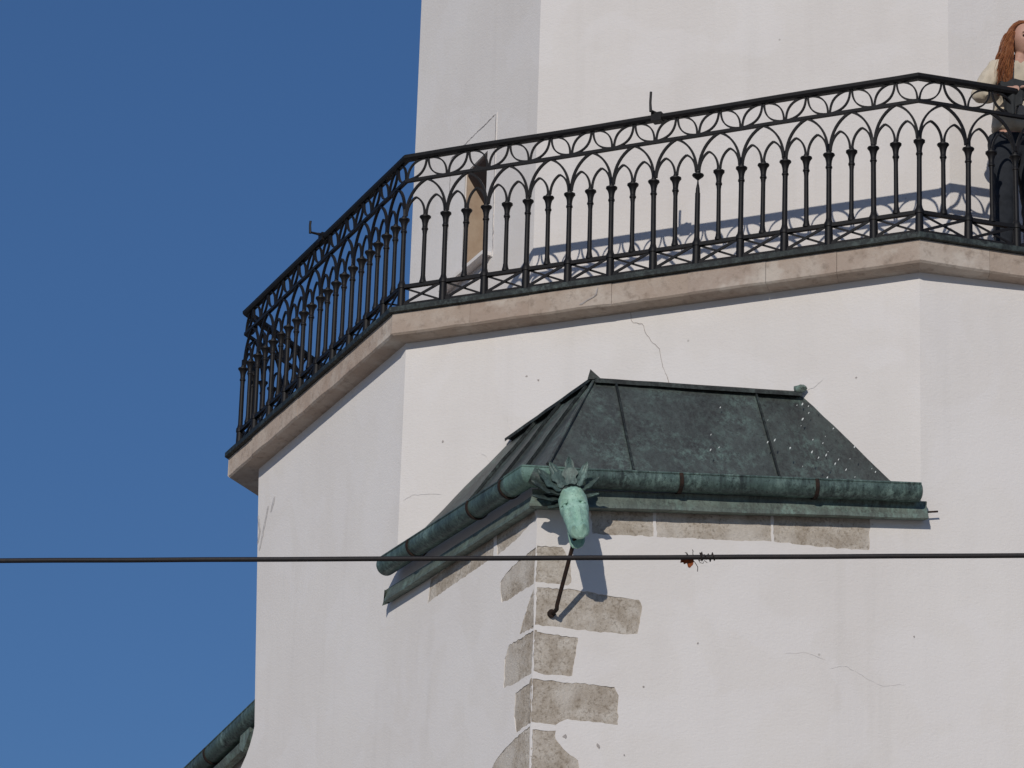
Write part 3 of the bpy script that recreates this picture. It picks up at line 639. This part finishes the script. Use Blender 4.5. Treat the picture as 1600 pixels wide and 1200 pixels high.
# ------------------------------------------------------------------ gargoyle
G0 = Vector((1.888, -1.462, -1.912)); GT = Vector((2.040, -1.645, -2.268))
garg = empty('gargoyle', tuple(G0)); tag(garg, 'pale green copper dragon head water spout with leafy collar at the roof corner', 'gargoyle')
ax = (GT-G0); GL = ax.length; ax.normalize()
dors = (CAM-G0).normalized(); dors = (dors-ax*dors.dot(ax)); dors = (dors + Vector((0, 0, .15))); dors = (dors-ax*dors.dot(ax)).normalized(); lat = ax.cross(dors).normalized()
GS = .78
def gp(s, x, h): return G0+ax*(GL*s)+lat*(x*GS)+dors*(h*GS)
def lerpk(keys, s):
    for (a, va), (b, vb) in zip(keys, keys[1:]):
        if s <= b:
            t = (s-a)/(b-a); t = t*t*(3-2*t); return va+(vb-va)*t
    return keys[-1][1]
WK = [(0, .070), (.10, .090), (.24, .106), (.40, .106), (.55, .094), (.70, .084), (.86, .078), (.94, .066), (1, .026)]
HK = [(0, .05), (.12, .080), (.28, .098), (.40, .084), (.55, .078), (.72, .070), (.86, .070), (.94, .058), (1, .014)]
VK = [(0, .05), (.2, .06), (.45, .045), (.6, .02), (.8, .012), (1, .006)]
m = MB(); NS, NT = 46, 40; vs = []
for i in range(NS+1):
    s = i/NS; W = lerpk(WK, s); Hh = lerpk(HK, s); Vv = lerpk(VK, s)
    for k in range(NT):
        t = 2*math.pi*k/NT; c, sn = math.cos(t), math.sin(t)
        x = W*math.copysign(abs(sn)**.85, sn); h = (Hh if c > 0 else Vv)*math.copysign(abs(c)**.9, c)
        def bumpf(s0, x0, rs, rx, am): return 1.75*am*math.exp(-((s-s0)/rs)**2-((abs(x)-x0)/rx)**2)
        if c > -.15:
            h += bumpf(.285, .062, .035, .030, .030)                   # overhanging brows
            h += bumpf(.345, .074, .018, .020, .012)
            h -= bumpf(.405, .066, .030, .022, .024)                   # eye sockets
            h += bumpf(.50, .078, .06, .022, .014)                     # cheek folds
            h += .018*math.exp(-((abs(x)-.030)/.012)**2)*math.exp(-((s-.64)/.17)**2)   # twin ridges down the muzzle
            h -= .008*math.exp(-(x/.012)**2)*math.exp(-((s-.60)/.2)**2)
            h += bumpf(.905, .040, .035, .020, .020)                   # nostrils
            h -= bumpf(.945, .040, .014, .009, .018)
            for wr in (.16, .205, .245): h += .015*math.exp(-((s-wr-.5*abs(x))/.012)**2)   # brow wrinkles
            for wr in (.56, .615, .67, .725, .78): h += .011*math.exp(-((s-wr+.6*(abs(x)-.04))/.011)**2)*min(1, abs(x)/.03)
            h += .007*noise.noise(Vector((s*13, x*50, 2)))+.003*noise.noise(Vector((s*40, x*120, 5)))
        vs.append(gp(s, x, h))
fs = [(i*NT+k, i*NT+(k+1) % NT, (i+1)*NT+(k+1) % NT, (i+1)*NT+k) for i in range(NS) for k in range(NT)]+[tuple(range(NT)), tuple(range(NS*NT, NS*NT+NT))]
m.add(vs, fs); head = bpart(m, 'head', VERD, garg, True)
for sx in (-1, 1):
    bmx = bmesh.new(); bmesh.ops.create_icosphere(bmx, subdivisions=2, radius=.012); m = MB(); bmx.verts.index_update()
    c = gp(.405, sx*.066, .052); m.add([c+v.co for v in bmx.verts], [tuple(v.index for v in f.verts) for f in bmx.faces]); bmx.free(); bpart(m, 'eye', VERD, head, True)
    m = MB(); m.tube([gp(.372+.022*abs(t), sx*(.066+.026*t), .070-.016*(t+.4)) for t in (-1, -.5, 0, .5, 1)], [.002, .005, .006, .005, .002], 7); bpart(m, 'eyelid', VERD, head, True)
# lower jaw, hanging open
m = MB(); vs = []; NJ, NK = 18, 16
for i in range(NJ+1):
    s = i/NJ; W = lerpk([(0, .055), (.4, .058), (.8, .050), (.95, .035), (1, .008)], s); T_ = lerpk([(0, .045), (.5, .034), (.9, .026), (1, .006)], s)
    for k in range(NK):
        t = 2*math.pi*k/NK; x = W*math.sin(t); h = T_*math.cos(t)*(.5 if math.cos(t) > 0 else 1)
        vs.append(gp(.42+.53*s, x*1.15+(.030*s if lat.dot(rr) < 0 else -.030*s), -.068-.040*s+h))
m.add(vs, [(i*NK+k, i*NK+(k+1) % NK, (i+1)*NK+(k+1) % NK, (i+1)*NK+k) for i in range(NJ) for k in range(NK)]+[tuple(range(NK)), tuple(range(NJ*NK, NJ*NK+NK))])
bpart(m, 'lower_jaw', VERD, garg, True)
m = MB(); m.tube([gcor+Vector((.03, -.02, -.01)), gcor.lerp(G0, .6), G0+ax*.05], [.050, .046, .044], 12); bpart(m, 'neck_pipe', LEAFC, garg, True)
def acanthus(base, d, nrm, ln, wd, curl, mat=LEAFC):
    d = d.normalized(); nrm = (nrm-d*nrm.dot(d)).normalized(); s_ = d.cross(nrm); m = MB(); N = 14; M = 6; vs = []
    for i in range(N+1):
        t = i/N; w = wd*math.sin(math.pi*min(1, (t*.90+.12)))**.6*(1+.22*math.sin(t*16))*(1-t*.12)
        if i == N: w = .002
        for k in range(M+1):
            u = k/M*2-1; cup = -.10*wd*u*u-.05*wd*math.cos(u*8)
            c = d*(ln*t*math.cos(curl*t*.6)-abs(u)*w*.30) + nrm*(ln*t*math.sin(curl*t*.9)*.7+cup)
            vs.append(base+c+s_*u*w)
    off = [v-nrm*.005 for v in vs]; f = [(i*(M+1)+k, i*(M+1)+k+1, (i+1)*(M+1)+k+1, (i+1)*(M+1)+k) for i in range(N) for k in range(M)]
    m.add(vs, f); m.add(off, f); return bpart(m, 'collar_leaf', mat, garg, True)
for g_, ln, wd, cu in ((6, .17, .042, .3), (-24, .17, .046, .35), (-48, .18, .050, .45), (38, .15, .042, .35), (-72, .18, .052, .45), (80, .13, .036, .4), (-104, .18, .050, .5), (-138, .15, .044, .5), (122, .12, .034, .4), (-165, .11, .036, .3)):
    t = math.radians(g_); rad = lat*math.sin(-t)+dors*(.10+.16*math.cos(t))-ax*.9*math.cos(t)
    base = G0+ax*(.03-.02*math.cos(t))+(lat*math.sin(-t)*.06+dors*(.02+.045*math.cos(t)))
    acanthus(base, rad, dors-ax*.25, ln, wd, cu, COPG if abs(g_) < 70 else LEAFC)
RODX = .035 if lat.dot(rr) < 0 else -.035
rod = [gp(.80, RODX, -.075), Vector((1.792, -1.395, -2.560)), Vector((1.788, -1.388, -2.582)), Vector((1.760, -1.362, -2.588)), Vector((1.725, -1.332, -2.590))]
m = MB(); m.tube([rod[0], rod[0].lerp(rod[1], .5)]+rod[1:], .0125, 8); rodo = bpart(m, 'support_rod', RUST, garg, True)
m = MB(); m.tube([Vector((1.742, -1.352, -2.589)), Vector((1.730, -1.338, -2.590))], .024, 10); bpart(m, 'wall_plate', RUST, rodo)

# ------------------------------------------------------------------ overhead cable with a caught leaf
W0 = Vector((3.583, -9.842, -5.044)); W1 = Vector((6.731, -8.396, -4.923)); wdv = W1-W0
m = MB(); m.tube([W0+wdv*t+Vector((0, 0, .0012*((t-.5)**2-.25)+.0004*math.sin(t*37))) for t in [-6+12.0*k/160+.5 for k in range(161)]], .0088, 10)
tag(m.build('overhead_cable', CABLE, None, True), 'black overhead cable stretched level across the picture in front of the tower', 'cable')
kn = W0+wdv*.6735
lf = empty('dry_leaf', tuple(kn)); tag(lf, 'small dry orange leaf hanging on the black cable', 'leaf')
rl = random.Random(9); lx = wdv.normalized(); lz = Vector((0, 0, 1)); ly = lx.cross(lz)
outl = [(-.028, .0), (-.031, -.016), (-.022, -.012), (-.018, -.019), (-.008, -.014), (-.004, -.030), (.002, -.036), (.008, -.028), (.012, -.024), (.015, -.012), (.012, .0)]
m = MB(); n = len(outl); vs = [lx*x+lz*z+ly*(.006*math.sin(x*160)+.006*math.cos(z*150)-.012) for x, z in outl]; vs2 = [v-ly*.0012 for v in vs]
c0 = lx*(-.004)+lz*(-.010)+ly*(-.018); m.add(vs+[c0], [(i, (i+1) % n, n) for i in range(n)]); m.add(vs2+[c0-ly*.0012], [(i, (i+1) % n, n) for i in range(n)])
m.build('leaf_blade', DLEAF, lf)
for k in range(3):
    p = lx*rl.uniform(-.01, .055); pts = [p+ly*rl.uniform(-.012, .012)]
    for j in range(4): p = p+lx*rl.uniform(-.012, .012)+lz*rl.uniform(-.016, .016)+ly*rl.uniform(-.008, .004); pts.append(p)
    m = MB(); m.tube(pts, .0013, 5); m.build('twig', TWIG, lf)
m = MB(); m.tube([lx*.035+lz*.004*math.cos(k)+lx*.0035*k+ly*.011*math.sin(k*1.6)+lz*.011*math.cos(k*1.6) for k in range(16)], .0026, 5); m.build('twig', TWIG, lf)
m = MB(); m.tube([lx*.030+lz*-.008, lx*.036+lz*-.020, lx*.046+lz*-.022, lx*.05+lz*-.012, lx*.06+lz*-.02], .0012, 5); m.build('twig', TWIG, lf)
m = MB(); m.tube([lx*-.006+lz*.006-ly*.008, lx*-.010+lz*.018-ly*.008, lx*-.016+lz*.019-ly*.008], [.004, .002, .001], 5); m.build('twig', TWIG, lf)
m = MB(); m.tube([lx*.042+lz*.006-ly*.008, lx*.040+lz*.016-ly*.008, lx*.042+lz*.022-ly*.008], [.006, .004, .001], 5); m.build('twig', TWIG, lf)

# ------------------------------------------------------------------ the person behind the right-hand railing
SKIN = mat_plain('skin', (.56, .33, .25), (.50, .28, .21), 14, .55, .1)
SHIRT = mat_plain('cream_cotton', (.66, .575, .45), (.57, .49, .37), 9, .95, .5)
JEANS = mat_plain('dark_denim', (.030, .034, .042), (.018, .021, .027), 18, .9, .5)
HAIR = mat_plain('auburn_hair', (.20, .066, .026), (.34, .135, .052), 26, .45, .1)
SHOE = mat_plain('black_shoe', (.012, .012, .012), (.02, .02, .02), 20, .6)
DARKC = mat_plain('dark_grey_cloth', (.030, .032, .034), (.05, .052, .054), 12, .95, .5)
LIP = mat_plain('lip_red', (.36, .11, .09), (.32, .09, .08), 20, .5)
EYEM = mat_plain('eye_dark', (.03, .02, .015), (.05, .03, .02), 20, .2)
def skinned(chains, sub=2, voxel=None, extra=None):
    """chains: list of (verts[(co, r or (rx,ry))], edges); returns a plain mesh"""
    vs = []; es = []; rs = []; roots = []
    for v, e in chains:
        k = len(vs); roots.append(k); vs += [q[0] for q in v]; rs += [q[1] for q in v]; es += [(a+k, b+k) for a, b in e]
    me = bpy.data.meshes.new('tmp'); me.from_pydata(vs, es, []); ob = bpy.data.objects.new('tmp', me); col.objects.link(ob)
    md = ob.modifiers.new('Skin', 'SKIN'); md.use_smooth_shade = True
    sv = me.skin_vertices[0].data
    for i, r in enumerate(rs):
        sv[i].radius = r if isinstance(r, tuple) else (r, r); sv[i].use_root = i in roots
    s = ob.modifiers.new('Sub', 'SUBSURF'); s.levels = sub; s.render_levels = sub
    bpy.context.view_layer.update(); dg = bpy.context.evaluated_depsgraph_get()
    out = bpy.data.meshes.new_from_object(ob.evaluated_get(dg)); bpy.data.objects.remove(ob); bpy.data.meshes.remove(me)
    if extra or voxel:
        bm = bmesh.new(); bm.from_mesh(out)
        for x in extra or []: bm.from_mesh(x)
        bm.to_mesh(out); bm.free()
    if voxel:
        ob = bpy.data.objects.new('tmp', out); col.objects.link(ob); r = ob.modifiers.new('Re', 'REMESH'); r.mode = 'VOXEL'; r.voxel_size = voxel; r.use_smooth_shade = True
        sm = ob.modifiers.new('Sm', 'SMOOTH'); sm.iterations = 3; sm.factor = .5
        bpy.context.view_layer.update(); dg = bpy.context.evaluated_depsgraph_get(); o2 = bpy.data.meshes.new_from_object(ob.evaluated_get(dg)); bpy.data.objects.remove(ob); out = o2
    out.shade_smooth(); return out
def clothe(me, name, mat, parent):
    me.name = name; me.materials.clear(); me.materials.append(mat); return link(name, me, parent)
per = empty('person', (3.907, .683, -.006), .731); per.scale = (.965, .965, .965); tag(per, 'person with long auburn hair and cream top leaning on the railing at right', 'person')
V = Vector
J = dict(pel=(0, .05, .92), spi=(0, .045, 1.08), che=(0, .01, 1.25), uch=(0, -.01, 1.35), nek=(.0, -.025, 1.43), hdb=(.002, -.04, 1.49))
HC = V((.006, -.055, 1.575)); HR = Matrix.Rotation(math.radians(4), 3, 'Z') @ Matrix.Rotation(math.radians(10), 3, 'X')
def headmesh():
    bm = bmesh.new(); bmesh.ops.create_uvsphere(bm, u_segments=40, v_segments=32, radius=1)
    for v in bm.verts:
        x, y, z = v.co; rx, ry, rz = .074, .092, .113
        if z < 0: k = 1-.34*(-z)**1.4; rx *= k; ry *= (1-.12*(-z))
        p = V((x*rx, y*ry, z*rz))
        if y < 0:
            f_ = -y
            p.y -= .020*math.exp(-(x/.15)**2-((z+.16)/.17)**2)*f_          # nose
            p.y -= .006*math.exp(-(x/.13)**2-((z-.08)/.22)**2)
            p.y += .010*math.exp(-((abs(x)-.40)/.17)**2-((z-.02)/.12)**2)  # eye sockets
            p.y -= .007*math.exp(-(x/.30)**2-((z+.50)/.10)**2)             # lips
            p.y -= .010*math.exp(-(x/.35)**2-((z+.82)/.16)**2)             # chin
        v.co = HC + HR @ p
    for sx in (-1, 1):
        r = bmesh.ops.create_uvsphere(bm, u_segments=10, v_segments=8, radius=1)
        for v in r['verts']: v.co = HC + HR @ V((sx*.074+v.co.x*.010, .006+v.co.y*.018, -.008+v.co.z*.030))
    me = bpy.data.meshes.new('h'); bm.to_mesh(me); bm.free(); return me
arms = {-1: ((-.165, -.01, 1.35), (-.315, -.06, 1.115), (-.15, -.235, 1.118), (-.085, -.262, 1.112)), 1: ((.165, -.01, 1.35), (.27, -.10, 1.10), (.11, -.235, 1.122), (.045, -.255, 1.116))}
bv = [(J['pel'], (.135, .10)), (J['spi'], (.105, .085)), (J['che'], (.125, .092)), (J['uch'], (.10, .07)), (J['nek'], .047), (J['hdb'], .052)]
be = [(0, 1), (1, 2), (2, 3), (3, 4), (4, 5)]
for sx in (-1, 1):
    k = len(bv); s, e, w_, h = arms[sx]
    bv += [(s, .05), (e, .037), (w_, .025), (h, (.034, .020))]; be += [(3, k), (k, k+1), (k+1, k+2), (k+2, k+3)]
    k = len(bv); bv += [((sx*.09, .05, .85), .085), ((sx*.10, .02, .47), .053), ((sx*.10, .05, .09), .037), ((sx*.105, -.04, .045), .036), ((sx*.11, -.14, .03), .028)]
    be += [(0, k), (k, k+1), (k+1, k+2), (k+2, k+3), (k+3, k+4)]
chains = [(bv, be)]
for sx in (-1, 1):
    s, e, w_, h = [V(q) for q in arms[sx]]; d = (h-w_).normalized(); sd = d.cross(V((0, 0, 1))).normalized(); dn = V((0, 0, -1))
    for q, (o, ln) in enumerate(((-.027, .072), (-.009, .080), (.009, .075), (.027, .058))):
        b0 = h+d*.012+sd*o; b1 = b0+d*ln*.5+dn*.004; b2 = b1+d*ln*.22+dn*.018; b3 = b2+d*ln*.03+dn*.022
        chains.append(([(tuple(b0), .0095), (tuple(b1), .0092), (tuple(b2), .0085), (tuple(b3), .0072)], [(0, 1), (1, 2), (2, 3)]))
    ts = 1 if sd.y < 0 else -1
    b0 = h-d*.02+sd*.026; b1 = b0+sd*.026+d*.022; b2 = b1+d*.026+sd*.006+dn*.006
    chains.append(([(tuple(b0), .013), (tuple(b1), .0105), (tuple(b2), .0085)], [(0, 1), (1, 2)]))
body = clothe(skinned(chains, 2, .006, [headmesh()]), 'body', SKIN, per)
# clothes
tv = [((0, .045, .925), (.185, .150)), ((0, .045, 1.00), (.175, .140)), ((0, .045, 1.10), (.160, .135)), ((0, .008, 1.25), (.172, .140)), ((0, -.01, 1.345), (.118, .085)), ((0, -.022, 1.395), (.060, .055))]
te = [(0, 1), (1, 2), (2, 3), (3, 4), (4, 5)]
for sx in (-1, 1):
    s, e, w_, h = arms[sx]; k = len(tv); c = V(e).lerp(V(w_), .62)
    tv += [(s, .066), (tuple(V(s).lerp(V(e), .55)), .060), (e, .060), (tuple(c), .056)]; te += [(4, k), (k, k+1), (k+1, k+2), (k+2, k+3)]
tm = skinned([(tv, te)], 3)
for v in tm.vertices:
    f_ = .016*noise.noise(v.co*10)+.012*noise.noise(V((v.co.x*30, v.co.y*30, v.co.z*16))); v.co += v.normal*f_
clothe(tm, 'top', SHIRT, per)
jv = [((0, .05, 1.0), (.165, .130)), ((0, .05, .90), (.185, .145))]; je = [(0, 1)]
for sx in (-1, 1):
    k = len(jv); jv += [((sx*.09, .05, .83), .118), ((sx*.102, .02, .50), .084), ((sx*.104, .035, .30), .074), ((sx*.104, .05, .09), .060)]; je += [(1, k), (k, k+1), (k+1, k+2), (k+2, k+3)]
jm = skinned([(jv, je)], 3)
for v in jm.vertices: v.co += v.normal*(.008*noise.noise(V((v.co.x*14, v.co.y*14, v.co.z*26)))+.006*noise.noise(v.co*8))
clothe(jm, 'trousers', JEANS, per)
for sx in (-1, 1):
    clothe(skinned([([((sx*.103, .075, .045), .042), ((sx*.105, -.03, .045), .044), ((sx*.11, -.12, .032), .036), ((sx*.112, -.155, .026), .024)], [(0, 1), (1, 2), (2, 3)])], 2), 'shoe', SHOE, per)
for sx in (-1, 1):
    m = MB(); bmx = bmesh.new(); bmesh.ops.create_uvsphere(bmx, u_segments=12, v_segments=8, radius=.0075); bmx.verts.index_update()
    m.add([HC+HR @ (V((sx*.030, -.081, .002))+v.co) for v in bmx.verts], [tuple(v.index for v in f.verts) for f in bmx.faces]); bmx.free(); m.build('eye', EYEM, body, True)
    m = MB(); m.tube([HC+HR @ V((sx*(.016+.028*t), -.0905+.010*t, .022+.004*math.sin(t*3))) for t in (0, .3, .6, 1)], [.002, .003, .003, .001], 6); m.build('eyebrow', HAIR, body, True)
m = MB(); m.tube([HC+HR @ V((x, -.094+abs(x)*.35, -.056+abs(x)*.05)) for x in (-.022, -.011, 0, .011, .022)], [.002, .005, .0055, .005, .002], 7); m.build('lips', LIP, body, True)
# hair: many locks from the parting, falling past the shoulders
m = MB(); rh = random.Random(21)
for i in range(1300):
    az = rh.uniform(-180, 180); side = -1 if rh.random() < .55 else 1
    th = math.radians(rh.uniform(12, 172)); sx = side                     # angle from forehead (0) round to the back (180)
    el = rh.uniform(.25, .98)
    start = V((sx*.010*rh.uniform(.2, 1), -.055+.10*rh.random(), .0)); start.z = .113*math.sqrt(max(0, 1-(start.x/.074)**2-(start.y/.092)**2))+.006
    dirx, diry = sx*math.sin(th), -math.cos(th)
    if diry < -.15: diry = -.15-.12*rh.random(); dirx = sx*math.sqrt(1-diry*diry)
    ln = rh.uniform(.30, .44); pts = []; rad = rh.uniform(.0014, .0034); ph = rh.uniform(0, 6.28); sp = rh.uniform(1.0, 1.24); wv = rh.uniform(.03, .13)
    for q in range(13):
        t = q/12
        if t < .40:
            a = t/.40*math.pi/2; p = V((start.x+(dirx*.079*sp-start.x)*math.sin(a), start.y+(diry*.100*sp-start.y)*math.sin(a), (start.z)*math.cos(a)+.004))
            p = HC + HR @ p; last = p.copy()
        else:
            f_ = (t-.40)/.60; drift = V((dirx*wv*f_**.7+.014*math.sin(ph+f_*7), diry*.035*f_+(.02*f_ if diry > 0 else -.035*f_)+.008*math.cos(ph+f_*6), -ln*f_))
            p = last + drift
            rr_ = math.hypot(p.x/.19, (p.y)/.115)                              # keep clear of the shoulders
            if p.z < 1.40 and rr_ < 1: p.y += (-.03 if p.y < 0 else .03)*(1-rr_)*3
        pts.append(p)
    m.tube(pts, [rad*(1-.75*max(0, (q/12-.55)/.45)) for q in range(13)], 5)
m.build('hair', HAIR, per, True)
# dark cloth hanging over the forearm
dc = empty('draped_cloth', (3.907, .683, -.006), .731); dc.scale = (.965, .965, .965); tag(dc, 'dark grey cloth hanging over the forearm of the person at the railing', 'cloth')
m = MB(); N, M = 18, 12; vs = []; vs2 = []
for i in range(N+1):
    for k in range(M+1):
        u, t = i/N, k/M; x = -.225+.15*u; top = 1.165-.01*math.sin(u*9); bot = .985+.055*u-.05*math.sin(u*3.3+.4)+.02*math.sin(u*14)
        z = top+(bot-top)*max(0, (t-.25)/.75) if t > .25 else top-.01*math.cos(t*12)
        y = -.145-.085*u-(.065 if t > .25 else -.06+.5*t)-.014*math.sin(u*17+t*2)*t
        vs.append((x+.03*(1-u)*t, y, z)); vs2.append((x+.03*(1-u)*t, y+.012, z-.004))
f = [(i*(M+1)+k, i*(M+1)+k+1, (i+1)*(M+1)+k+1, (i+1)*(M+1)+k) for i in range(N) for k in range(M)]
m.add(vs, f); m.add(vs2, f); m.build('cloth', DARKC, dc, True)
